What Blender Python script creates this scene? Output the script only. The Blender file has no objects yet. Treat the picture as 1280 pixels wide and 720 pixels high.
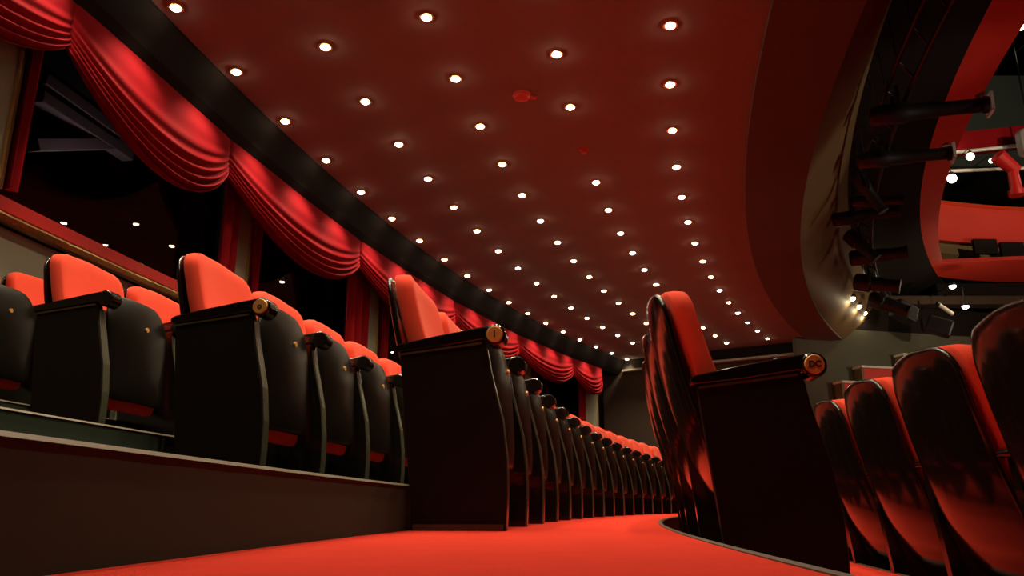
import bpy, math, random
from math import sin, cos, pi, atan2, sqrt, hypot
from mathutils import Vector, Matrix

random.seed(4)
sc = bpy.context.scene
COL = sc.collection
CC = (33.988, -0.593)      # centre of the ceiling rings and of the window wall
SC = (29.29, -0.947)       # centre of the seating rows


# ------------------------------------------------------------------ helpers
def PT(c, r, a, z):
    return (c[0] - r * cos(a), c[1] + r * sin(a), z)


class MB:
    def __init__(s):
        s.v = []
        s.f = []

    def add(s, verts, faces):
        o = len(s.v)
        s.v += [tuple(p) for p in verts]
        s.f += [tuple(i + o for i in f) for f in faces]
        return s

    def box(s, x0, x1, y0, y1, z0, z1, M=None):
        v = [(x, y, z) for z in (z0, z1) for y in (y0, y1) for x in (x0, x1)]
        if M:
            v = [tuple(M @ Vector(p)) for p in v]
        return s.add(v, [(0, 2, 3, 1), (4, 5, 7, 6), (0, 1, 5, 4), (2, 6, 7, 3), (0, 4, 6, 2), (1, 3, 7, 5)])

    def prism(s, poly, x0, x1):
        """polygon in (y, z) extruded along x"""
        n = len(poly)
        v = [(x0, p[0], p[1]) for p in poly] + [(x1, p[0], p[1]) for p in poly]
        f = [tuple(range(n)), tuple(range(2 * n - 1, n - 1, -1))]
        f += [(i, i + n, (i + 1) % n + n, (i + 1) % n) for i in range(n)]
        return s.add(v, f)

    def loft(s, rings, closed=True, caps=False):
        n = len(rings[0])
        v = [p for r in rings for p in r]
        f = []
        for k in range(len(rings) - 1):
            for i in range(n if closed else n - 1):
                j = (i + 1) % n
                f.append((k * n + i, k * n + j, (k + 1) * n + j, (k + 1) * n + i))
        if caps:
            f.append(tuple(range(n - 1, -1, -1)))
            f.append(tuple((len(rings) - 1) * n + i for i in range(n)))
        return s.add(v, f)

    def cyl(s, p0, p1, r0, r1=None, n=20, prof=None):
        """cylinder or lathe between two points; prof = [(t, radius)]"""
        p0 = Vector(p0)
        p1 = Vector(p1)
        d = (p1 - p0)
        q = d.to_track_quat('Z', 'Y')
        prof = prof or [(0, r0), (1, r0 if r1 is None else r1)]
        rings = []
        for t, r in prof:
            c = p0 + d * t
            rings.append([tuple(c + q @ Vector((r * cos(2 * pi * i / n), r * sin(2 * pi * i / n), 0))) for i in range(n)])
        return s.loft(rings, True, True)

    def tube(s, pts, r, n=10):
        pts = [Vector(p) for p in pts]
        rings = []
        for i, p in enumerate(pts):
            d = pts[min(i + 1, len(pts) - 1)] - pts[max(i - 1, 0)]
            q = d.to_track_quat('Z', 'Y')
            rings.append([tuple(p + q @ Vector((r * cos(2 * pi * k / n), r * sin(2 * pi * k / n), 0))) for k in range(n)])
        return s.loft(rings, True, True)

    def arc(s, prof, a0, a1, n, c=CC, closed=True):
        """profile [(r, z)] swept round centre c from angle a0 to a1"""
        rings = [[PT(c, r, a0 + (a1 - a0) * i / n, z) for r, z in prof] for i in range(n + 1)]
        return s.loft(rings, closed, closed)

    def build(s, name, mat, parent=None, smooth=False, loc=None, rotz=None, bevel=0):
        me = bpy.data.meshes.new(name)
        me.from_pydata(s.v, [], s.f)
        me.update()
        import bmesh
        bm = bmesh.new()
        bm.from_mesh(me)
        bmesh.ops.remove_doubles(bm, verts=bm.verts, dist=1e-5)
        bmesh.ops.recalc_face_normals(bm, faces=bm.faces)
        bm.to_mesh(me)
        bm.free()
        o = bpy.data.objects.new(name, me)
        COL.objects.link(o)
        me.materials.append(mat)
        if smooth:
            for p in me.polygons:
                p.use_smooth = True
            if smooth != 'all':
                try:
                    me.set_sharp_from_angle(angle=math.radians(40))
                except Exception:
                    pass
        if bevel:
            b = o.modifiers.new('bevel', 'BEVEL')
            b.width = bevel
            b.segments = 2
            b.limit_method = 'ANGLE'
        if parent is not None:
            o.parent = parent
        if loc:
            o.location = loc
        if rotz is not None:
            o.rotation_euler = (0, 0, rotz)
        return o


def tag(o, label=None, cat=None, group=None, kind=None):
    if label:
        o['label'] = label
    if cat:
        o['category'] = cat
    if group:
        o['group'] = group
    if kind:
        o['kind'] = kind
    return o


def empty(name, loc, rotz=0.0, label=None, cat=None, group=None):
    o = bpy.data.objects.new(name, None)
    o.empty_display_size = 0.1
    COL.objects.link(o)
    o.location = loc
    o.rotation_euler = (0, 0, rotz)
    return tag(o, label, cat, group)


def struct(mb, name, mat, label, cat, **k):
    return tag(mb.build(name, mat, **k), label, cat, None, 'structure')


def copy_tree(o, parent=None):
    c = o.copy()
    COL.objects.link(c)
    if parent is not None:
        c.parent = parent
    for ch in list(o.children):
        copy_tree(ch, c)
    return c


ORD = ['first', 'second', 'third', 'fourth', 'fifth', 'sixth', 'seventh', 'eighth', 'ninth', 'tenth', 'eleventh', 'twelfth',
       'thirteenth', 'fourteenth', 'fifteenth', 'sixteenth', 'seventeenth', 'eighteenth', 'nineteenth', 'twentieth',
       'twenty-first', 'twenty-second', 'twenty-third', 'twenty-fourth', 'twenty-fifth']


# ---------------------------------------------------------------- materials
def mat(name, col, rough=0.5, metal=0.0, spec=0.5, coat=0.0, sheen=0.0, var=0.0, scale=6.0, bump=0.0, bscale=60.0, emit=None, estr=0.0):
    m = bpy.data.materials.new(name)
    m.use_nodes = True
    nt = m.node_tree
    b = nt.nodes['Principled BSDF']
    b.inputs['Base Color'].default_value = (*col, 1)
    b.inputs['Roughness'].default_value = rough
    b.inputs['Metallic'].default_value = metal
    b.inputs['Specular IOR Level'].default_value = spec
    b.inputs['Coat Weight'].default_value = coat
    b.inputs['Coat Roughness'].default_value = 0.05
    b.inputs['Sheen Weight'].default_value = sheen
    if sheen:
        b.inputs['Sheen Tint'].default_value = (1, 0.35, 0.25, 1)
        b.inputs['Sheen Roughness'].default_value = 0.4
    tc = nt.nodes.new('ShaderNodeTexCoord')
    if var:
        n = nt.nodes.new('ShaderNodeTexNoise')
        n.inputs['Scale'].default_value = scale
        n.inputs['Detail'].default_value = 4
        mx = nt.nodes.new('ShaderNodeMix')
        mx.data_type = 'RGBA'
        mx.inputs[6].default_value = (*[c * (1 - var) for c in col], 1)
        mx.inputs[7].default_value = (*[min(1, c * (1 + var)) for c in col], 1)
        nt.links.new(tc.outputs['Object'], n.inputs['Vector'])
        nt.links.new(n.outputs['Fac'], mx.inputs[0])
        nt.links.new(mx.outputs[2], b.inputs['Base Color'])
    if bump:
        n2 = nt.nodes.new('ShaderNodeTexNoise')
        n2.inputs['Scale'].default_value = bscale
        n2.inputs['Detail'].default_value = 3
        bp = nt.nodes.new('ShaderNodeBump')
        bp.inputs['Strength'].default_value = bump
        bp.inputs['Distance'].default_value = 0.01
        nt.links.new(tc.outputs['Object'], n2.inputs['Vector'])
        nt.links.new(n2.outputs['Fac'], bp.inputs['Height'])
        nt.links.new(bp.outputs['Normal'], b.inputs['Normal'])
    if emit:
        b.inputs['Emission Color'].default_value = (*emit, 1)
        b.inputs['Emission Strength'].default_value = estr
    return m


def glass_mat():
    m = bpy.data.materials.new('window_glass')
    m.use_nodes = True
    nt = m.node_tree
    nt.nodes.remove(nt.nodes['Principled BSDF'])
    out = nt.nodes['Material Output']
    g = nt.nodes.new('ShaderNodeBsdfGlossy')
    g.inputs['Roughness'].default_value = 0.0
    g.inputs['Color'].default_value = (0.9, 0.9, 0.95, 1)
    t = nt.nodes.new('ShaderNodeBsdfTransparent')
    t.inputs['Color'].default_value = (0.8, 0.8, 0.82, 1)
    mx = nt.nodes.new('ShaderNodeMixShader')
    fr = nt.nodes.new('ShaderNodeFresnel')
    fr.inputs['IOR'].default_value = 1.45
    ge = nt.nodes.new('ShaderNodeNewGeometry')
    mm = nt.nodes.new('ShaderNodeMath')      # the pane's inner face only transmits (thin glass)
    mm.operation = 'MULTIPLY_ADD'
    mm.inputs[1].default_value = -1
    nt.links.new(ge.outputs['Backfacing'], mm.inputs[0])
    mm.inputs[2].default_value = 1
    m2 = nt.nodes.new('ShaderNodeMath')
    m2.operation = 'MULTIPLY'
    nt.links.new(mm.outputs[0], m2.inputs[0])
    nt.links.new(fr.outputs[0], m2.inputs[1])
    nt.links.new(m2.outputs[0], mx.inputs[0])
    nt.links.new(t.outputs[0], mx.inputs[1])
    nt.links.new(g.outputs[0], mx.inputs[2])
    nt.links.new(mx.outputs[0], out.inputs['Surface'])
    return m


M = dict(
    carpet=mat('red_carpet', (0.72, 0.042, 0.022), 1.0, spec=0.1, sheen=0.3, var=0.12, scale=9, bump=0.4, bscale=350),
    velvet=mat('red_velvet', (0.80, 0.072, 0.034), 0.9, spec=0.15, sheen=0.25, var=0.05, scale=20, bump=0.1, bscale=400),
    swag=mat('crimson_swag_cloth', (0.22, 0.0045, 0.008), 0.95, spec=0.08, sheen=0.0, var=0.1, scale=12),
    gloss=mat('black_lacquer', (0.008, 0.006, 0.005), 0.13, spec=0.6, var=0.2, scale=3),
    seatshell=mat('black_satin_lacquer', (0.007, 0.006, 0.004), 0.3, spec=0.14, var=0.2, scale=4),
    panel=mat('dark_panel_paint', (0.010, 0.0068, 0.0045), 0.5, spec=0.12, var=0.25, scale=5),
    iron=mat('dark_green_grey_iron', (0.058, 0.062, 0.038), 0.25, spec=0.6, var=0.2, scale=8),
    brass=mat('brass', (0.80, 0.40, 0.10), 0.4, metal=0.35, var=0.1, scale=30),
    gold=mat('gilt_moulding', (0.88, 0.62, 0.27), 0.25, metal=0.9, var=0.15, scale=25, bump=0.3, bscale=40),
    dullgold=mat('dull_brass_strip', (0.075, 0.045, 0.018), 0.5, metal=0.3),
    engraved=mat('engraved_dark', (0.03, 0.012, 0.004), 0.6),
    darknosing=mat('dark_brown_nosing', (0.075, 0.05, 0.03), 0.6),
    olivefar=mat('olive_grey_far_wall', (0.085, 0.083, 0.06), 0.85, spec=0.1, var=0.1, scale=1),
    darkfloor=mat('dark_platform_carpet', (0.045, 0.022, 0.016), 1.0, spec=0.1, var=0.2, scale=8),  # unseen treads, made dark to cut red bounce onto ceiling and riser
    ceildark=mat('dark_brown_ceiling_border', (0.11, 0.085, 0.07), 0.85, spec=0.2),
    ledge=mat('grey_ledge', (0.28, 0.25, 0.20), 0.6),
    riser=mat('dark_brown_riser', (0.032, 0.046, 0.030), 0.75, spec=0.2, var=0.12, scale=2),
    nosing=mat('tan_nosing', (0.15, 0.12, 0.075), 0.5),
    ceiling=mat('maroon_brown_ceiling', (0.235, 0.17, 0.155), 0.85, spec=0.2, var=0.05, scale=1.5),
    soffit=mat('olive_soffit', (0.15, 0.095, 0.038), 0.6, spec=0.3, var=0.08, scale=1),
    olive=mat('olive_grey_wall', (0.27, 0.265, 0.195), 0.8, spec=0.2, var=0.08, scale=2),
    redpaint=mat('red_gloss_paint', (0.55, 0.012, 0.010), 0.4, spec=0.4, var=0.05, scale=4),
    redring=mat('red_balcony_paint', (0.60, 0.035, 0.020), 0.6, spec=0.3, var=0.05, scale=2),
    darkwall=mat('dark_brown_wall', (0.055, 0.038, 0.026), 0.85, spec=0.15, var=0.15, scale=1.2),
    black=mat('black_metal', (0.010, 0.009, 0.009), 0.45, spec=0.4),
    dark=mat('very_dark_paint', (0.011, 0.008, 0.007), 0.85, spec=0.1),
    silver=mat('silver_rim', (0.62, 0.59, 0.54), 0.45, metal=0.15),
    white=mat('pale_plaster', (0.62, 0.58, 0.50), 0.7),
    mauve=mat('mauve_grey_beam', (0.30, 0.23, 0.25), 0.8),
    grey=mat('grey_plastic', (0.45, 0.43, 0.40), 0.6),
    hinge=mat('grey_hinge', (0.40, 0.38, 0.33), 0.5),
    lens=mat('lamp_lens', (0.9, 0.85, 0.7), 0.4, emit=(1.0, 0.80, 0.52), estr=55.0),
    lensfar=mat('globe_lamp', (0.9, 0.85, 0.7), 0.4, emit=(1.0, 0.85, 0.6), estr=9.0),
    detector=mat('red_detector_plastic', (0.62, 0.06, 0.04), 0.5),
    glass=glass_mat(),
)

# ------------------------------------------------------------- floor, tiers
TIERS = [  # (edge r inner, edge r outer, floor z)
    (26.2, 28.14, -0.385), (28.14, 29.00, -0.17), (29.00, 29.86, 0.0),
    (29.86, 30.80, 0.142), (30.80, 31.67, 0.325)]
A0, A1 = -0.14, 0.66


def wall_r(a, R=37.46):
    """distance from SC to the window wall along angle a"""
    dx, dy = -cos(a), sin(a)
    ox, oy = SC[0] - CC[0], SC[1] - CC[1]
    b = ox * dx + oy * dy
    c = ox * ox + oy * oy - R * R
    return -b + sqrt(b * b - c)


names = ['carpeted tread below the nearest right-hand row', 'carpeted tread one step down right of the aisle',
         'red carpet of the aisle level with the camera', 'lower tread of the raised platform', 'upper tread of the raised platform']
for i, (ra, rb, z) in enumerate(TIERS):
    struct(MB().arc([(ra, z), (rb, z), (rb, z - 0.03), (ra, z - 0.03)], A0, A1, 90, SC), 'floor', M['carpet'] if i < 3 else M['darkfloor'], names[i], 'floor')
mb = MB()
n = 60
rows_ = []
for i in range(n + 1):
    a = A0 + (0.55 - A0) * i / n
    rows_.append([PT(SC, r, a, z) for r, z in ((31.67, 0.495), (wall_r(a), 0.495), (wall_r(a), 0.465), (31.67, 0.465))])
mb.loft(rows_, True, True)
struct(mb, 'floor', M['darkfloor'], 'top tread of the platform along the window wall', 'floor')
rn = ['riser under the right-hand carpet edge', 'riser between carpet and lower right row', 'dark brown riser of the platform left of the aisle',
      'second riser behind the first platform row', 'top riser below the last row by the windows']
for i, (r, z0, z1) in enumerate([(28.14, -0.385, -0.17), (29.00, -0.17, 0.0), (29.86, 0.0, 0.142), (30.80, 0.142, 0.325), (31.67, 0.325, 0.495)]):
    s = (1 if i < 2 else 1)
    struct(MB().arc([(r - 0.012, z0 - 0.03), (r + 0.03, z0 - 0.03), (r + 0.03, z1 - 0.004), (r - 0.012, z1 - 0.004)], A0, A1 - 0.02, 90, SC),
           'wall_riser', M['riser'], rn[i], 'riser')
    struct(MB().arc([(r - 0.016, z1 - 0.0035), (r + 0.006, z1 - 0.0035), (r + 0.006, z1 + 0.002), (r - 0.008, z1 + 0.003)], A0, A1 - 0.02, 110, SC),
           'trim_%d' % (i + 1), M['nosing'] if i > 1 else M['darknosing'], 'thin tan nosing strip on the ' + rn[i], 'nosing')

# ------------------------------------------------------------------ ceiling
CZ = 3.57
AE = 0.566
struct(MB().arc([(31.95, CZ), (37.6, CZ), (37.6, CZ + 0.12), (31.95, CZ + 0.12)], -0.12, AE + 0.004, 90), 'ceiling', M['ceiling'],
       'dark maroon ceiling with curved rows of downlights', 'ceiling')
struct(MB().arc([(31.95, CZ - 0.05), (32.6, CZ - 0.05), (32.6, CZ + 0.01), (31.95, CZ + 0.01)], -0.12, AE, 90), 'ceiling_border', M['ceildark'],
       'darker border band along the free edge of the ceiling', 'ceiling border')
struct(MB().arc([(31.95, CZ), (31.55, CZ + 0.45), (31.2, CZ + 1.15), (31.3, CZ + 1.2), (31.7, CZ + 0.5), (32.05, CZ + 0.1)], -0.05, 0.655, 90), 'ceiling_soffit',
       M['soffit'], 'olive curved soffit rising from the ceiling edge', 'soffit', smooth=True)
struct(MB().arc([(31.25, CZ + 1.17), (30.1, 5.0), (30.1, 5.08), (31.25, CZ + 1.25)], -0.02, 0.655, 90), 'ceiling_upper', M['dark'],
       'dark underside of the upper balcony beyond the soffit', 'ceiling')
struct(MB().arc([(37.16, 3.22), (37.40, 3.22), (37.40, CZ), (36.98, CZ), (36.98, 3.545), (37.10, 3.30)], -0.10, AE, 90), 'trim_6', M['dark'],
       'dark cornice between ceiling and swags', 'cornice')

# -------------------------------------------------------------- window wall
struct(MB().arc([(37.50, 0.3), (37.62, 0.3), (37.62, 1.74), (37.50, 1.74)], -0.08, AE, 80), 'wall_left', M['olive'], 'olive grey wall below the window sill', 'wall')
struct(MB().arc([(37.40, 1.80), (37.49, 1.80), (37.49, 1.885), (37.40, 1.885)], -0.08, AE, 80), 'trim_7', M['redpaint'], 'red painted window sill rail', 'sill')
struct(MB().arc([(37.44, 1.76), (37.50, 1.76), (37.50, 1.80), (37.41, 1.80), (37.41, 1.785)], -0.08, AE, 80), 'trim_8', M['gold'], 'gilt moulding under the red sill', 'moulding')
struct(MB().arc([(37.40, 3.25), (37.47, 3.25), (37.47, CZ), (37.40, CZ)], -0.08, AE, 80), 'wall_header', M['dark'], 'dark header above the windows', 'wall')

PIL = [(0.1225, 0.1318), (0.2036, 0.2105), (0.2830, 0.2915), (0.3660, 0.3745), (0.4400, 0.4500), (0.5230, 0.5420)]
PN = ['at the left edge of the photo', 'between the two largest windows', 'behind the raised backrest of the carpet row',
      'showing just above the carpet row armrest', 'between the far red swags', 'at the far end of the window wall']
for k, (a, b) in enumerate(PIL):
    g = 0.0007
    p = struct(MB().arc([(37.34, 1.88), (37.48, 1.88), (37.48, 3.4), (37.34, 3.4)], a, b, 4), 'wall_pillar', M['olive'], 'olive grey pillar ' + PN[k], 'pillar')
    for e0 in (a - g, b - g * 0.2):
        MB().arc([(37.315, 1.88), (37.36, 1.88), (37.36, 3.38), (37.315, 3.38)], e0, e0 + g * 1.2, 2).build('gilt_moulding', M['gold'], p)
WIN = [(-0.146, 0.080), (0.080, 0.306), (0.306, 0.436), (0.436, AE)]
for k, (a, b) in enumerate(WIN):
    rr = 37.50 / cos((b - a) / 2)
    struct(MB().arc([(rr, 1.80), (rr + 0.012, 1.80), (rr + 0.012, 3.4), (rr, 3.4)], a, b, 1), 'window_%d' % (k + 1), M['glass'], 'dark reflecting window pane behind the pillars, %s from the left' % ORD[k], 'window')
struct(MB().arc([(37.50, 3.45), (38.2, 3.45), (38.2, 3.52), (37.50, 3.52)], -0.08, AE, 60), 'ceiling_reveal', M['dark'], 'dark reveal above the window panes', 'reveal')
struct(MB().arc([(37.62, 1.74), (38.0, 1.74), (38.0, 1.80), (37.62, 1.80)], -0.08, AE, 60), 'trim_11', M['dark'], 'dark window shelf behind the red sill', 'shelf')


def drape(name, a0, a1, folds, label, r=37.30, z0=1.89, z1=3.3):
    """hanging curtain with vertical folds, double sided with real thickness"""
    n = folds * 10
    mb = MB()
    rings = []
    for j in range(9):
        z = z1 + (z0 - z1) * j / 8
        ring = []
        for i in range(n + 1):
            u = i / n
            ring.append(PT(CC, r - 0.035 * cos(2 * pi * folds * u) * (0.7 + 0.3 * sin(3 * u + j * 0.15)), a0 + (a1 - a0) * u, z))
        for i in range(n, -1, -1):
            u = i / n
            ring.append(PT(CC, r + 0.012 - 0.035 * cos(2 * pi * folds * u) * (0.7 + 0.3 * sin(3 * u + j * 0.15)), a0 + (a1 - a0) * u, z))
        rings.append(ring)
    mb.loft(rings, True, True)
    o = mb.build('window_curtain', M['swag'], smooth=True)
    return tag(o, label, 'curtain', 'side curtains of the windows')


drape('w', 0.1325, 0.1348, 1, 'narrow red side curtain at the left edge of the photo')
drape('w', 0.1961, 0.2030, 2, 'broad red side curtain left of the pillar between the largest windows')
drape('w', 0.2112, 0.2144, 1, 'narrow red side curtain right of the pillar between the largest windows')
drape('w', 0.2655, 0.2825, 3, 'red pleated side curtain left of the pillar before the carpet row backrest')
drape('w', 0.2921, 0.2984, 2, 'red side curtain half hidden by the raised carpet row backrest')
drape('w', 0.3560, 0.3655, 2, 'red side curtain left of the pillar above the carpet row armrest')
drape('w', 0.3752, 0.3850, 2, 'red side curtain right of the pillar above the carpet row armrest')
drape('w', 0.4330, 0.4395, 2, 'red side curtain left of the pillar between the far swags')
drape('w', 0.4505, 0.4545, 1, 'red side curtain right of the pillar between the far swags')
drape('w', 0.5123, 0.5220, 2, 'red side curtain under the last two swags at the far end', z0=0.6)


def swag(a0, a1, zlow, label, folds=6, r=37.06, ztop=3.28, zend=2.90):
    nu, nv = 44, 60
    mb = MB()
    rnd = random.random() * 6

    def surf(u, v, off):
        s = 4 * u * (1 - u)
        s = s ** 0.9
        zb = zend + (zlow - zend) * s
        # bunch folds towards the hem
        z = ztop + (zb - ztop) * v ** (0.85)
        ph = 2 * pi * folds * (v ** 1.8) + 0.5 * sin(rnd + 3 * u)
        amp = 0.050 * (0.06 + 0.94 * v ** 2) * (0.35 + 0.65 * s)
        rr = r + 0.10 - 0.16 * sin(pi * u) ** 0.7 * v ** 0.8 - amp * sin(ph) + off
        return PT(CC, rr, a0 + (a1 - a0) * u, z)
    rings = []
    for j in range(nu + 1):
        u = j / nu
        ring = [surf(u, i / nv, 0) for i in range(nv + 1)] + [surf(u, i / nv, 0.02) for i in range(nv, -1, -1)]
        rings.append(ring)
    mb.loft(rings, True, True)
    return tag(mb.build('curtain_swag', M['swag'], smooth='all'), label, 'swag curtain', 'red swags along the window wall')


swag(0.070, 0.1362, 2.45, 'red draped swag in the top left corner of the photo')
swag(0.1362, 0.1903, 2.40, 'largest complete red swag, over the window with reflected lights')
swag(0.1903, 0.2667, 2.42, 'red swag over the dark window right of the first whole pillar')
swag(0.2667, 0.3514, 2.45, 'red swag seen behind the raised backrest of the carpet row')
swag(0.3514, 0.4245, 2.50, 'red swag half hidden behind the carpet row armrest')
swag(0.4245, 0.4976, 2.52, 'brightly lit red swag, second from the far end of the window wall')
swag(0.4976, 0.5400, 2.52, 'last and smallest red swag at the far end of the window wall')

# room behind the glass
struct(MB().arc([(41.5, 0.3), (41.6, 0.3), (41.6, 6.0), (41.5, 6.0)], -0.1, 0.6, 30), 'wall_corridor', M['dark'], 'dark wall of the room behind the windows', 'wall')
for k, (P0, P1, lab) in enumerate([((-4.50, 6.75, 4.02), (-4.24, 8.05, 3.98), 'uppermost pale roof beam seen through the first window'),
                                   ((-4.50, 6.75, 3.83), (-4.24, 8.05, 3.82), 'middle pale roof beam seen through the first window'),
                                   ((-4.50, 6.80, 3.35), (-4.22, 8.15, 4.02), 'slanting pale roof brace seen through the first window')]):
    d = Vector(P1) - Vector(P0)
    q = d.to_track_quat('X', 'Z').to_matrix().to_4x4()
    tag(MB().box(0, d.length, -0.07, 0.07, -0.06, 0.06, Matrix.Translation(P0) @ q).build('roof_beam', M['mauve'], bevel=0.008), lab, 'beam', 'beams behind the window')

# ------------------------------------------------------------------ end wall
def radial_box(mb, r0, r1, a, t0, t1, z0, z1, c=CC):
    """slab standing on the radius at angle a; t = offset along the tangent"""
    X = Vector((-cos(a), sin(a), 0))
    T = Vector((sin(a), cos(a), 0))
    v = []
    for z in (z0, z1):
        for t in (t0, t1):
            for r in (r0, r1):
                p = Vector((c[0], c[1], 0)) + X * r + T * t
                v.append((p.x, p.y, z))
    return mb.add(v, [(0, 2, 3, 1), (4, 5, 7, 6), (0, 1, 5, 4), (2, 6, 7, 3), (0, 4, 6, 2), (1, 3, 7, 5)])


struct(radial_box(MB(), 32.35, 37.6, AE, 0.0, 0.15, -0.4, CZ + 0.1), 'wall_end', M['darkwall'], 'dark brown far wall under the balcony', 'wall')
struct(radial_box(MB(), 32.4, 37.0, AE, -0.16, 0.0, 3.27, 3.32), 'trim_9', M['ledge'], 'pale ledge along the top of the far wall', 'ledge')
struct(radial_box(MB(), 32.4, 37.0, AE, -0.05, 0.0, 3.32, CZ), 'trim_10', M['dark'], 'dark band between far ledge and ceiling', 'band')
# wall further on, right of the ceiling edge
def far_slab(z0, z1, off):
    return MB().add([(6.0, 16.45 - off, z0), (22, 20.5 - off, z0), (22, 20.5 - off, z1), (6.0, 16.45 - off, z1), (6.0, 16.65, z0), (22, 20.7, z0), (22, 20.7, z1), (6.0, 16.65, z1)],
                    [(0, 1, 2, 3), (4, 7, 6, 5), (0, 4, 5, 1), (3, 2, 6, 7), (0, 3, 7, 4), (1, 5, 6, 2)])


struct(far_slab(-0.5, 3.8, 0), 'wall_far', M['olivefar'], 'olive grey wall beyond the right-hand rows', 'wall')
struct(far_slab(3.8, 4.4, 0.0), 'wall_far_upper', M['dark'], 'dark band along the top of the far olive wall', 'wall')

# ---------------------------------------------------------------- downlights
bez = MB().cyl((0, 0, -0.012), (0, 0, 0.03), 0.058, n=24, prof=[(0, 0.046), (0.0, 0.056), (0.25, 0.058), (1, 0.058)])
len_ = MB()
len_.cyl((0, 0, -0.03), (0, 0, 0.02), 0.04, n=20, prof=[(0, 0.012), (0.12, 0.026), (0.35, 0.038), (0.7, 0.042), (1, 0.042)])
SPOT = bpy.data.lights.new('downlight_lamp', 'SPOT')
SPOT.energy = 61
SPOT.color = (1.0, 0.80, 0.56)
SPOT.spot_size = math.radians(105)
SPOT.spot_blend = 0.7
SPOT.shadow_soft_size = 0.04
proto = empty('ceiling_downlight', (0, 0, 0))
bez.build('bezel', M['gold'], proto, smooth=True)
len_.build('lens', M['lens'], proto, smooth='all')
lp = bpy.data.objects.new('lamp', SPOT)
COL.objects.link(lp)
lp.parent = proto
lp.location = (0, 0, -0.04)
ROWS = [(36.850, 0.1520, 0.02408, 'leftmost curved row, along the swags'), (35.974, 0.1700, 0.0245, 'second curved row from the swags'),
        (35.085, 0.1630, 0.0252, 'middle curved row of the ceiling'), (34.197, 0.1820, 0.0258, 'fourth curved row from the swags'),
        (33.307, 0.1750, 0.02625, 'right-hand curved row of the ceiling')]
first = True
for ri, (r, a0, da, rn_) in enumerate(ROWS):
    k = -4 if ri > 1 else -3
    while a0 + k * da < AE - 0.004:
        if ri == 3 and k == 2:      # the red sprinkler takes this place
            k += 1
            continue
        o = proto if first else copy_tree(proto)
        first = False
        a = a0 + k * da
        o.location = PT(CC, r, a, CZ)
        idx = k if not (ri == 3 and k > 2) else k - 1
        if k >= 0:
            tag(o, '%s recessed downlight from the camera end in the %s' % (ORD[idx], rn_), 'downlight', 'ceiling downlights')
        else:
            tag(o, 'recessed downlight over the aisle behind the camera', 'downlight', 'ceiling downlights behind the camera')
        k += 1
# two red ceiling fittings
e = empty('smoke_detector', PT(CC, 34.587, 0.1991, CZ), 0.3, 'larger red smoke detector on the ceiling with a small side tab', 'smoke detector')
MB().cyl((0, 0, -0.05), (0, 0, 0.01), 0.075, n=24, prof=[(0, 0.04), (0.15, 0.062), (0.5, 0.072), (0.55, 0.08), (1, 0.08)]).build('body', M['detector'], e, smooth=True)
MB().box(0.07, 0.135, -0.022, 0.022, -0.022, 0.0).build('side_tab', M['detector'], e, bevel=0.006)
e = empty('sprinkler_head', PT(CC, 34.193, 0.2341, CZ), 0, 'smaller flat red sprinkler head on the ceiling', 'sprinkler')
MB().cyl((0, 0, -0.012), (0, 0, 0.01), 0.05, n=20).build('rose', M['detector'], e, smooth=True)
MB().cyl((0, 0, -0.045), (0, 0, -0.01), 0.02, n=14, prof=[(0, 0.03), (0.15, 0.03), (0.2, 0.012), (1, 0.014)]).build('nozzle', M['detector'], e, smooth=True)

# -------------------------------------------------------------------- seats
P = 0.57


def rounded(poly, n=7):
    """poly = [(x, z, radius)] -> rounded outline points"""
    out = []
    m = len(poly)
    for i in range(m):
        p = Vector(poly[i][:2])
        a = Vector(poly[i - 1][:2])
        b = Vector(poly[(i + 1) % m][:2])
        r = poly[i][2]
        u = (a - p).normalized()
        w = (b - p).normalized()
        ang = u.angle(w)
        t = r / math.tan(ang / 2)
        c = p + (u + w).normalized() * (r / sin(ang / 2))
        s = p + u * t
        e_ = p + w * t
        v0 = s - c
        v1 = e_ - c
        tot = v0.angle(v1)
        sg = 1 if v0.x * v1.y - v0.y * v1.x > 0 else -1
        for k in range(n + 1):
            th = sg * tot * k / n
            out.append((c.x + v0.x * cos(th) - v0.y * sin(th), c.y + v0.x * sin(th) + v0.y * cos(th)))
    return out


def refine(pts, step=0.04):
    out = []
    for i, p in enumerate(pts):
        q = pts[(i + 1) % len(pts)]
        d = hypot(q[0] - p[0], q[1] - p[1])
        k = max(1, int(d / step))
        for j in range(k):
            out.append((p[0] + (q[0] - p[0]) * j / k, p[1] + (q[1] - p[1]) * j / k))
    return out


def pad(outline, yf, front, back, cx, edge=2.6, xo=0.0):
    """closed cushion/shell: outline in (x, z); yf(x, z) mid surface; thickness towards -y (front) and +y (back), rounded at the rim"""
    outline = refine(outline)
    zc = sum(p[1] for p in outline) / len(outline)
    mb = MB()

    def ring(s, side, t):
        k = (1 - min(1, s) ** edge) ** (1 / edge) if s < 1 else 0
        res = []
        for (x, z) in outline:
            X = x * s
            Z = zc + (z - zc) * s
            res.append((cx + X, yf(X, Z) + side * t * k, Z))
        return res
    S = [0.02, 0.2, 0.4, 0.6, 0.75, 0.86, 0.93, 0.97, 0.99, 1.0]
    rings = [ring(s, -1, front) for s in S] + [ring(s, 1, back) for s in reversed(S[:-1])]
    mb.loft(rings, True, True)
    return mb


BACKP = [(0.10, 0.060), (0.20, 0.168), (0.30, 0.236), (0.40, 0.284), (0.50, 0.320), (0.58, 0.344), (0.70, 0.374), (0.80, 0.394), (0.95, 0.416)]


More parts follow.
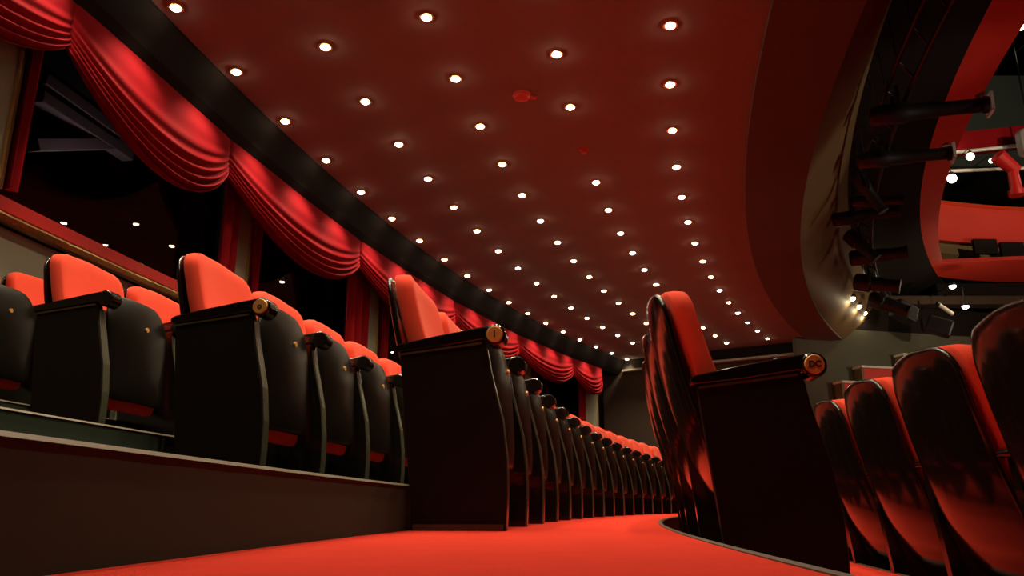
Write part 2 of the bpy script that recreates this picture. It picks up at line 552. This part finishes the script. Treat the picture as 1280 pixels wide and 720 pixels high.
def back_y(x, z):
    """rear shell profile: nearly upright at the top, curling forward below the seat"""
    z = min(max(z, 0.10), 0.949)
    for (z0, y0), (z1, y1) in zip(BACKP, BACKP[1:]):
        if z <= z1:
            t = (z - z0) / (z1 - z0)
            y = y0 + (y1 - y0) * t
            break
    return y + 0.018 - 0.42 * x * x


def side_profile(dz0=0.0, in_=0.0):
    front = [(-0.035, 0.0), (-0.040, 0.12), (-0.038, 0.22), (-0.024, 0.34), (0.0, 0.44), (0.020, 0.52), (0.030, 0.585), (0.036, 0.613)]
    return front + [(0.20, 0.592), (0.325, 0.578), (0.318, 0.5), (0.290, 0.25), (0.265, 0.0)]


def make_seat(kind, glyph=None):
    e = empty('theatre_seat', (0, 0, 0))
    cx = P / 2
    end = kind == 'end'
    # standard between seats, or the closed panel at the row end
    if end:
        sp = MB().prism(side_profile(), -0.036, 0.0).build('end_panel', M['panel'], e, bevel=0.003)
        MB().box(-0.039, -0.0361, -0.030, 0.262, 0.0, 0.020).build('kick_strip', M['dullgold'], sp)
        MB().prism([(0.045, 0.598), (0.322, 0.566), (0.322, 0.573), (0.045, 0.606)], -0.040, -0.034).build('trim_strip', M['dullgold'], sp)
        MB().prism([(q[0] - 0.003, q[1]) for q in side_profile()[:7]] + [(q[0] + 0.012, q[1]) for q in reversed(side_profile()[:7])], -0.030, 0.014).build('metal_edge', M['iron'], sp)
    else:
        sp = MB().prism(side_profile(), -0.020, 0.018).build('standard', M['gloss'], e)
        MB().prism([(q[0] - 0.003, q[1]) for q in side_profile()[:7]] + [(q[0] + 0.006, q[1]) for q in reversed(side_profile()[:7])], -0.023, 0.021).build('metal_edge', M['iron'], sp, bevel=0.004)
    # armrest with a scroll front end
    x0, x1 = (-0.042, 0.026) if end else (-0.033, 0.033)
    arm = [(0.012, 0.662), (0.10, 0.648), (0.22, 0.627), (0.325, 0.606), (0.342, 0.598), (0.345, 0.586), (0.335, 0.577), (0.20, 0.590), (0.045, 0.612), (0.0, 0.602)]
    ar = MB().prism(arm, x0, x1).build('armrest', M['gloss'], e, bevel=0.005)
    MB().cyl((x0 - 0.004, 0.0, 0.628), (x1 + 0.004, 0.0, 0.628), 0.036, n=28, prof=[(0, 0.031), (0.06, 0.036), (0.94, 0.036), (1, 0.031)]).build('scroll_end', M['gloss'], ar, smooth=True)
    if end and glyph:
        d = MB().cyl((x0 - 0.0125, 0.0, 0.628), (x0 - 0.003, 0, 0.628), 0.0275, n=32, prof=[(0, 0.0235), (0.0, 0.0255), (0.4, 0.0275), (1, 0.0275)]).build('number_disc', M['brass'], ar, smooth=True)
        if True:
            cu = bpy.data.curves.new('numeral', 'FONT')
            cu.body = glyph
            cu.size = 0.030 if len(glyph) == 1 else 0.0235
            cu.align_x = 'CENTER'
            cu.align_y = 'CENTER'
            cu.extrude = 0.0006
            cu.offset = 0.0012
            to = bpy.data.objects.new('numeral_src', cu)
            COL.objects.link(to)
            dg = bpy.context.evaluated_depsgraph_get()
            me = bpy.data.meshes.new_from_object(to.evaluated_get(dg))
            bpy.data.objects.remove(to)
            # text plane (x, y) -> seat plane: reads correctly from the aisle (looking along +x): right = -y
            for v in me.vertices:
                tx, ty, tz = v.co
                v.co = (x0 - 0.0128 - tz, -tx, 0.628 + ty)
            me.materials.clear()
            me.materials.append(M['engraved'])
            no = bpy.data.objects.new('numeral', me)
            COL.objects.link(no)
            no.parent = d if False else ar
    # tipped-up seat: dark shell outside, red cushion behind it
    def seat_y(x, z):
        return 0.006 + 0.06 * (z - 0.4) + 0.5 * x * x + (0.8 * (z - 0.5) ** 2 if z > 0.5 else 0)
    so = rounded([(-0.248, 0.690, 0.13), (0.248, 0.690, 0.13), (0.212, 0.205, 0.05), (-0.208, 0.205, 0.05)])
    sh = pad(so, seat_y, 0.022, 0.02, cx).build('seat_shell', M['seatshell'], e, smooth='all')
    sy_ = seat_y(0, 0.555) - 0.022
    MB().cyl((cx, sy_ - 0.004, 0.555), (cx, sy_ + 0.012, 0.554), 0.011, n=16).build('stud', M['brass'], sh, smooth=True)
    co = rounded([(-0.254, 0.668, 0.12), (0.254, 0.668, 0.12), (0.215, 0.168, 0.05), (-0.215, 0.168, 0.05)])
    pad(co, lambda x, z: seat_y(x, z) + 0.055, 0.045, 0.05, cx, 3.5).build('seat_cushion', M['velvet'], e, smooth='all')
    # backrest: lacquered outer shell curling under, padded front
    bo = rounded([(-0.236, 0.886, 0.10), (0.0, 0.906, 0.6), (0.236, 0.886, 0.09), (0.244, 0.195, 0.19), (-0.244, 0.195, 0.19)])
    pad(bo, back_y, 0.010, 0.014, cx, 5).build('back_shell', M['gloss'], e, smooth='all')
    cb = rounded([(-0.240, 0.889, 0.075), (0.0, 0.910, 0.6), (0.240, 0.889, 0.075), (0.246, 0.40, 0.05), (-0.246, 0.40, 0.05)])
    pad(cb, lambda x, z: back_y(x, z) - 0.048 - 0.055 * max(0, 0.88 - z), 0.043, 0.036, cx, 7).build('back_cushion', M['velvet'], e, smooth='all')
    # hinge brackets low on both sides
    for xx in (0.016, P - 0.050):
        MB().box(xx, xx + 0.034, 0.10, 0.15, 0.235, 0.275).build('hinge', M['hinge'], e, bevel=0.006)
    return e


PROTO = {}


def seat_row(r, z, a0, n, glyph, ends, labels, group, start_end=True):
    for k in range(n):
        key = 'end' + str(glyph) if (k == 0 and start_end) else 'mid'
        if key not in PROTO:
            PROTO[key] = make_seat('end' if key != 'mid' else 'mid', glyph)
            o = PROTO[key]
        else:
            o = copy_tree(PROTO[key])
        a = a0 + k * P / r
        o.location = PT(SC, r, a, z)
        o.rotation_euler = (0, 0, pi / 2 - a)
        if k == 0 and start_end:
            tag(o, ends, 'theatre seat', group)
        else:
            tag(o, labels % ORD[k - (1 if r < 28 else 0)] if '%s' in labels else labels, 'theatre seat', group)
    # closing standard behind the last seat is part of the last seat
    return


seat_row(29.56, 0.0, 0.1215, 21, 'I', 'end seat with brass disc standing on the red carpet, left of the photo centre',
         '%s seat from the aisle in the long row standing on the red carpet', 'seats in the carpet row')
seat_row(30.425, 0.142, 0.1240, 14, 'o', 'end seat with brass disc at the front edge of the left platform',
         '%s seat from the aisle in the front row on the left platform', 'seats in the front platform row')
seat_row(31.36, 0.325, 0.1385, 8, '', 'end seat with plain dark side panel in the second platform row',
         '%s seat from the aisle in the second row on the left platform', 'seats in the second platform row')
seat_row(32.25, 0.495, 0.1440, 5, '', 'tipped-up seat at the left edge of the photo, highest platform row',
         '%s seat from the left photo edge in the highest platform row by the window wall', 'seats in the highest platform row')
seat_row(28.615, -0.17, 0.1118, 20, 'DC', 'large end seat with brass disc and raised red back right of the carpet',
         '%s seat from the aisle in the leaning row just right of the carpet', 'seats in the row right of the carpet')
seat_row(27.86, -0.385, 0.1066 - 2 * P / 27.86, 16, '', 'end seat of the nearest row, outside the right edge of the photo',
         '%s glossy black-backed seat counting from the right photo edge in the nearest row', 'seats in the nearest right-hand row')

# ------------------------------------- auditorium beyond the ceiling edge
# lighting rail with stage lanterns
rail = empty('lighting_rail', PT(CC, 31.1, 0.3, 4.3), 0, 'long curved black lighting rail hanging along the ceiling edge', 'lighting rail')
o = MB().tube([PT(CC, 31.12, 0.10 + 0.46 * i / 60, 4.30) for i in range(61)], 0.028).build('top_tube', M['black'], None, smooth=True)
o2 = MB().tube([PT(CC, 30.92, 0.10 + 0.46 * i / 60, 4.22) for i in range(61)], 0.028).build('lower_tube', M['black'], None, smooth=True)
o3s = []
for i in range(24):
    br = MB()
    a = 0.11 + 0.019 * i
    br.tube([PT(CC, 31.12, a, 4.3), PT(CC, 30.92, a + 0.008, 4.22)], 0.012, 6)
    br.tube([PT(CC, 31.12, a, 4.3), PT(CC, 31.14, a, 4.75)], 0.010, 6)
    o3s.append(br.build('brace', M['black']))
for q in [o, o2] + o3s:
    q.parent = rail
    q.matrix_parent_inverse = Matrix.Translation(rail.location).inverted()


def lantern(a, r0, L, z, rad, label, tilt=0.0, front=True, swing=0.0):
    """profile spot: body barrel, lens tube, silver gel frame, yoke"""
    p = PT(CC, r0, a, z)
    e = empty('stage_lantern', p, -a + swing, label, 'stage lantern', 'stage lanterns on the rail')   # local +x points to the auditorium
    R = Matrix.Rotation(tilt, 4, 'Y')

    def put(mb, name, m, par, sm=True):
        mb.v = [tuple(R @ Vector(v)) for v in mb.v]
        return mb.build(name, m, par, smooth=sm)
    b = put(MB().cyl((-0.28, 0, 0), (L * 0.45, 0, 0), rad, n=20, prof=[(0, rad * 0.7), (0.06, rad), (0.55, rad * 1.05), (0.6, rad * 0.85), (1, rad * 0.82)]), 'body', M['black'], e)
    put(MB().cyl((L * 0.40, 0, 0), (L, 0, 0), rad * 0.72, n=20, prof=[(0, rad * 0.72), (0.9, rad * 0.72), (0.92, rad * 0.85), (1, rad * 0.85)]), 'lens_tube', M['black'], b)
    if front:
        mb = MB()
        for (y0, y1, z0, z1) in ((-rad, rad, rad * 0.85, rad), (-rad, rad, -rad, -rad * 0.85), (-rad, -rad * 0.85, -rad, rad), (rad * 0.85, rad, -rad, rad)):
            mb.box(L, L + 0.03, y0, y1, z0, z1)
        put(mb, 'gel_frame', M['silver'], b, False)
        put(MB().cyl((L - 0.10, 0, rad * 0.8), (L - 0.02, 0, rad * 0.95), 0.03, 0.05, n=10), 'bracket', M['silver'], b)
    yk = MB()
    yk.box(-0.02, 0.02, -rad * 1.25, -rad * 1.12, -0.02, 0.26)
    yk.box(-0.02, 0.02, rad * 1.12, rad * 1.25, -0.02, 0.26)
    yk.box(-0.02, 0.02, -rad * 1.25, rad * 1.25, 0.24, 0.26)
    yk.build('yoke', M['black'], e)
    return e


lantern(0.2660, 31.02, 0.86, 4.08, 0.105, 'long black stage lantern with silver front frame, highest in the right of the photo', 0.02)
lantern(0.3040, 31.00, 0.74, 4.08, 0.10, 'second long black stage lantern with silver frame against the red ring', 0.04)
lantern(0.3520, 30.95, 0.36, 4.10, 0.075, 'small black lantern poking out against the red ring', 0.1, False)
lantern(0.3690, 31.20, 0.60, 4.08, 0.10, 'black lantern whose rear end juts left toward the ceiling', -0.03, False)
lantern(0.4360, 31.00, 0.60, 4.08, 0.13, 'short thick black lantern beside the bottom bend of the red ring', 0.0, False)
lantern(0.4900, 31.05, 0.50, 4.05, 0.16, 'bulky black lantern near the lower end of the rail', 0.25, False)
lantern(0.5300, 30.95, 0.50, 3.95, 0.16, 'lowest black lantern at the end of the rail, tilted down', 0.5, False)
lantern(0.3280, 31.10, 0.34, 3.98, 0.085, 'compact black lantern pointing steeply down below the two long ones', 1.1, False)
lantern(0.4030, 31.10, 0.32, 3.98, 0.11, 'dark boxy lantern in the middle of the rail, pointing down', 0.9, False)

# red ring: underside of the upper balcony front
out_, in_ = [], []
for i in range(40):
    a = 0.10 + 0.48 * i / 39
    out_.append(PT(CC, 30.08 + 0.36 * max(0, (a - 0.2) / 0.38), a, 0)[:2])
    in_.append(PT(CC, 29.60 + 0.28 * max(0, (a - 0.2) / 0.38), a, 0)[:2])


def bez3(p0, p1, p2, n):
    return [((1 - t) ** 2 * p0[0] + 2 * t * (1 - t) * p1[0] + t * t * p2[0], (1 - t) ** 2 * p0[1] + 2 * t * (1 - t) * p1[1] + t * t * p2[1])
            for t in [i / n for i in range(1, n + 1)]]


out_ += bez3(out_[-1], (9.25, 17.05), (11.2, 17.25), 14) + [(22, 17.6)]
in_ += bez3(in_[-1], (9.2, 15.75), (10.6, 15.55), 14) + [(22, 14.9)]
mb = MB()
mb.loft([[(*o_, 5.0), (*i_, 5.0), (*i_, 5.08), (*o_, 5.08)] for o_, i_ in zip(out_, in_)], True, True)
tag(mb.build('balcony_ring', M['redring']), 'red curved underside ring of the upper balcony at top right', 'balcony front')

# far balcony seen through the ring
def curve_wall(x0, x1, y, sag, z0, z1, t, n=16):
    mb = MB()
    rings = []
    for i in range(n + 1):
        u = i / n
        x = x0 + (x1 - x0) * u
        yy = y - sag * 4 * (u - 0.5) ** 2
        rings.append([(x, yy, z0), (x, yy - 0.12, z0 + 0.35 * (z1 - z0)), (x, yy - 0.05, z1), (x, yy + t, z1), (x, yy + t, z0)])
    return mb.loft(rings, True, True)


e = empty('far_balcony', (14, 20, 6.2), 0, 'far red balcony seen through the red ring', 'balcony')


def part(mb, name, m, par, **k):
    o = mb.build(name, m, None, **k)
    o.parent = par
    base = par
    off = Vector((0, 0, 0))
    while base is not None:
        off += base.location
        base = base.parent
    o.matrix_parent_inverse = Matrix.Translation(off).inverted()
    return o


fr_ = part(curve_wall(9.5, 22, 20.2, 1.2, 6.80, 7.80, 0.2), 'front_panel', M['redring'], e, smooth=True)
part(curve_wall(9.5, 22, 20.1, 1.2, 7.80, 7.86, 0.3), 'top_rail', M['gold'], e)
part(curve_wall(9.5, 22, 20.4, 1.2, 6.30, 6.80, 0.2), 'lower_band', M['soffit'], e)
part(MB().box(9.5, 22, 20.4, 26, 6.30, 6.42), 'deck', M['dark'], e)
for i in range(3):
    part(MB().box(11.9 + i * 0.85, 12.5 + i * 0.85, 19.35 + 0.25 * i, 19.45 + 0.25 * i, 6.36, 6.76), 'dark_opening', M['dark'], e)
struct(MB().add([(8, 27, 3), (30, 27, 3), (30, 27, 16), (8, 27, 16), (8, 27.2, 3), (30, 27.2, 3), (30, 27.2, 16), (8, 27.2, 16)],
                [(0, 1, 2, 3), (4, 7, 6, 5), (0, 4, 5, 1), (3, 2, 6, 7), (0, 3, 7, 4), (1, 5, 6, 2)]), 'wall_auditorium', M['olivefar'], 'dark upper auditorium wall behind the far balcony', 'wall')
# upper far tier: red sloping front with pale rail
e2 = empty('upper_balcony', (14, 20, 9), 0, 'higher dark red balcony tier above the far red balcony', 'balcony')
mb = MB()
mb.add([(11.0, 20, 9.35), (24, 18.4, 10.2), (24, 18.4, 10.75), (11.0, 20, 9.95), (11.0, 20.3, 9.35), (24, 18.7, 10.2), (24, 18.7, 10.75), (11.0, 20.3, 9.95)],
       [(0, 1, 2, 3), (4, 7, 6, 5), (0, 4, 5, 1), (3, 2, 6, 7), (0, 3, 7, 4), (1, 5, 6, 2)])
part(mb, 'front_panel', M['swag'], e2)
part(MB().tube([(11.0, 19.9, 9.32), (24, 18.3, 10.16)], 0.05), 'handrail', M['silver'], e2, smooth=True)
part(MB().tube([(11.0, 19.9, 8.86), (17, 19.6, 8.98), (24, 18.6, 9.3)], 0.045), 'lower_rail', M['silver'], e2, smooth=True)
part(MB().box(11, 24, 20.6, 26.8, 9.2, 9.35), 'deck', M['dark'], e2)
# pale screen box and red hoist in front of it
e3 = empty('loudspeaker', (14.0, 19.0, 9.3), 0.1, 'grey rounded loudspeaker box hanging before the upper tier', 'loudspeaker')
part(MB().box(13.35, 14.1, 18.9, 19.3, 8.95, 9.7), 'cabinet', M['grey'], e3, bevel=0.12)
part(MB().cyl((13.7, 19.1, 9.7), (13.7, 19.1, 12.5), 0.02, n=8), 'wire', M['black'], e3)
e4 = empty('moving_light', (13.1, 19.2, 8.3), 0.2, 'red painted lamp fixture above the far red balcony', 'stage light')
part(MB().cyl((12.75, 19.2, 9.0), (13.25, 19.2, 8.6), 0.20, 0.16, n=16), 'head', M['redpaint'], e4, smooth=True)
part(MB().cyl((13.15, 19.2, 8.7), (13.15, 19.2, 8.05), 0.12, 0.15, n=14), 'yoke', M['redpaint'], e4, smooth=True)
part(MB().cyl((13.15, 19.2, 8.05), (13.15, 19.2, 7.9), 0.2, n=14), 'base', M['redpaint'], e4, smooth=True)
GL = [((12.15, 19.3, 9.05), 'globe lamp at the left end of the pale rail over the far balcony', 0.10),
      ((12.75, 19.4, 8.97), 'small globe lamp midway along the pale rail over the far balcony', 0.06),
      ((11.75, 19.6, 8.55), 'globe lamp beside the inner edge of the red ring', 0.12),
      ((11.95, 19.7, 9.55), 'globe lamp just right of the second lantern', 0.10),
      ((14.3, 19.2, 12.25), 'bright white lamp near the upper right corner of the photo', 0.14),
      ((14.1, 19.2, 12.9), 'smaller white lamp above the bright one in the upper right corner', 0.09),
      ((14.2, 19.0, 8.75), 'globe lamp at the right photo edge over the far balcony', 0.12)]
for i, (p, lab, r) in enumerate(GL):
    e = empty('globe_lamp', p, 0, lab, 'lamp', 'lamps in the far auditorium')
    MB().cyl((0, 0, -r), (0, 0, r), r, n=16, prof=[((1 - cos(pi * t / 8)) / 2, max(0.002, r * sin(pi * t / 8))) for t in range(9)]).build('globe', M['lensfar'], e, smooth='all')
    MB().cyl((0, 0, r * 0.8), (0, 0, r * 1.5), r * 0.5, n=12).build('cap', M['black'], e, smooth=True)
    MB().tube([(0, 0, r * 1.3), (0, 0, r * 1.3 + 0.1), (0, 26.98 - p[1] if p[2] > 12 else 20.9 - p[1], r * 1.3 + 0.1)], 0.012, 6).build('bracket', M['black'], e)

# three little soffit lamps + two further lamps + tilted tube
FL = [(PT(CC, 31.50, 0.528, 4.08), 'leftmost of three small lamps under the lower end of the soffit'), (PT(CC, 31.50, 0.555, 4.10), 'middle of three small lamps under the lower end of the soffit'),
      (PT(CC, 31.52, 0.580, 4.12), 'lowest and smallest of three small lamps under the lower end of the soffit'),
      ((9.30, 16.1, 4.56), 'small lamp directly below the bend of the red ring'), ((9.62, 16.3, 4.17), 'small lamp above the nearest row, beside the tilted light tube')]
FS = bpy.data.lights.new('small_lamp', 'POINT')
FS.energy = 3.5
FS.color = (1.0, 0.78, 0.45)
FS.shadow_soft_size = 0.05
for p, lab in FL:
    e = empty('soffit_lamp', p, 0, lab, 'lamp', 'small lamps below the balcony')
    MB().cyl((0, 0, -0.03), (0, 0, 0.05), 0.07, n=16, prof=[(0, 0.03), (0.3, 0.065), (1, 0.07)]).build('lens', M['lensfar'], e, smooth='all')
    MB().cyl((0, 0, 0.03), (0, 0, 0.09), 0.08, n=16).build('housing', M['black'], e, smooth=True)
    if p[0] > 9:
        MB().tube([(0, 0, 0.08), (0, 0, 4.55 - p[2] + 0.06), (0, 17.0 - p[1], 4.55 - p[2] + 0.06)], 0.015, 8).build('stem', M['black'], e)
    l = bpy.data.objects.new('lamp', FS)
    COL.objects.link(l)
    l.parent = e
    l.location = (0, 0, -0.12)
e = empty('light_tube', (9.2, 16.35, 4.13), 0, 'tilted pale light tube below the red ring', 'lamp')
part(MB().cyl((9.05, 16.3, 4.24), (9.38, 16.4, 4.05), 0.045, n=12), 'tube', M['white'], e, smooth=True)
part(MB().cyl((9.02, 16.3, 4.26), (9.07, 16.3, 4.23), 0.055, n=12), 'end_cap', M['black'], e, smooth=True)
# dark beam under the ring and a hanging dark fixture
tag(MB().box(7.6, 22, 17.0, 17.4, 4.42, 4.62, Matrix.Rotation(0.0, 4, 'Z')).build('balcony_beam', M['darkwall'], bevel=0.02), 'brown horizontal beam below the red ring', 'beam')
tag(MB().box(9.6, 22, 17.25, 17.5, 4.63, 4.98).build('balcony_fascia', M['dark'], bevel=0.02), 'dark fascia above the brown beam', 'fascia')
for k, (x, y, z, lab) in enumerate([(8.25, 16.2, 4.05, 'dark hanging floodlight just right of the three small lamps'), (9.0, 16.3, 3.75, 'dark hanging floodlight under the tilted light tube')]):
    e = empty('floodlight', (x, y, z), 0.3 - k * 0.7, lab, 'floodlight', 'floodlights by the far wall')
    MB().box(-0.25, 0.25, -0.15, 0.15, -0.18, 0.18, Matrix.Rotation(0.4, 4, 'Y')).build('housing', M['black'], e, bevel=0.04)
    MB().box(-0.34, -0.30, -0.03, 0.03, -0.1, 0.6).build('bracket', M['black'], e)

# red-fronted boxes beyond the rows
def box_front(x0, x1, y, z, h, label):
    e = empty('box_parapet', ((x0 + x1) / 2, y, z), 0.25, label, 'box parapet', 'box parapets on the far wall')
    w = (x1 - x0) / 2
    MB().box(-w, w, -0.10, 0.22, -0.05, 0.0).build('ledge', M['white'], e, bevel=0.01)
    MB().box(-w + 0.08, w - 0.02, -0.03, 0.2, -h, -0.05).build('front_panel', M['redring'], e)
    MB().box(-w + 0.02, -w + 0.08, -0.05, 0.2, -h, -0.05).build('post', M['soffit'], e)
    return e


box_front(7.30, 8.20, 16.66, 2.96, 0.5, 'red box front with pale ledge left of the nearest seat tops')
box_front(6.80, 7.50, 16.50, 2.62, 0.4, 'lower box front with pale ledge behind the brass disc seat')
box_front(8.35, 9.1, 16.90, 3.27, 0.3, 'highest box front with thin pale ledge on the olive wall')


# ------------------------------------------------------------------- lights
def lamp(name, kind, loc, energy, color, size=0.1, target=None, spot=60, blend=0.6):
    d = bpy.data.lights.new(name, kind)
    d.energy = energy
    d.color = color
    if kind == 'AREA':
        d.size = size
    else:
        d.shadow_soft_size = size
    if kind == 'SPOT':
        d.spot_size = math.radians(spot)
        d.spot_blend = blend
    o = bpy.data.objects.new(name, d)
    COL.objects.link(o)
    o.location = loc
    if target:
        o.rotation_euler = (Vector(target) - Vector(loc)).to_track_quat('-Z', 'Y').to_euler()
    return o


lamp('beam_fill', 'POINT', (-4.1, 7.3, 2.9), 6, (1.0, 0.8, 0.75), 0.1)  # added point light to bring out the roof beams, no fixture there
lamp('ring_wash', 'SPOT', (13.0, 9.0, 2.6), 900, (1.0, 0.78, 0.55), 0.2, (10.5, 15.6, 5.0), 70)  # added spot without fixture, brightens the bend of the red ring
lamp('ring_wash', 'SPOT', (12.0, 5.0, 2.6), 260, (1.0, 0.72, 0.5), 0.2, (6.3, 10.5, 5.0), 80)  # second added spot, lifts the curved side of the ring
lamp('balcony_wash', 'SPOT', (14.5, 12.5, 8.6), 900, (1.0, 0.8, 0.55), 0.2, (13.0, 20.0, 7.4), 70)  # added stand-in for stage lighting, on the far balcony front
lamp('upper_wash', 'SPOT', (15.0, 18.5, 13.5), 500, (0.95, 0.95, 0.8), 0.3, (14.5, 27.0, 12.0), 110)  # added so the upper auditorium wall does not go black, no fixture
lamp('lantern_wash', 'SPOT', (8.8, 5.2, 3.2), 260, (1.0, 0.85, 0.7), 0.15, (5.0, 8.0, 4.1), 30)  # added side spot to pick out the silver lantern frames
lamp('wall_wash', 'SPOT', (10.5, 12.5, 4.2), 45, (1.0, 0.88, 0.66), 0.2, (8.5, 17.0, 3.2), 60)  # added fill for the far olive wall, no fixture

w = bpy.data.worlds.new('world')
sc.world = w
w.use_nodes = True
w.node_tree.nodes['Background'].inputs[0].default_value = (0.0, 0.0, 0.0, 1)
w.node_tree.nodes['Background'].inputs[1].default_value = 0.0

# ------------------------------------------------------------------- camera
cd = bpy.data.cameras.new('camera')
cd.sensor_width = 36
cd.lens = 990 / 1280 * 36
cd.clip_start = 0.02
cam = bpy.data.objects.new('camera', cd)
COL.objects.link(cam)
cam.location = (0, 0, 0.07)
cam.rotation_euler = (pi / 2 + math.atan(275 / 990), 0, 0)
sc.camera = cam
sc.view_settings.view_transform = 'Standard'
sc.view_settings.look = 'None'
sc.view_settings.exposure = 0
sc.view_settings.gamma = 1
sc.view_settings.use_curve_mapping = False
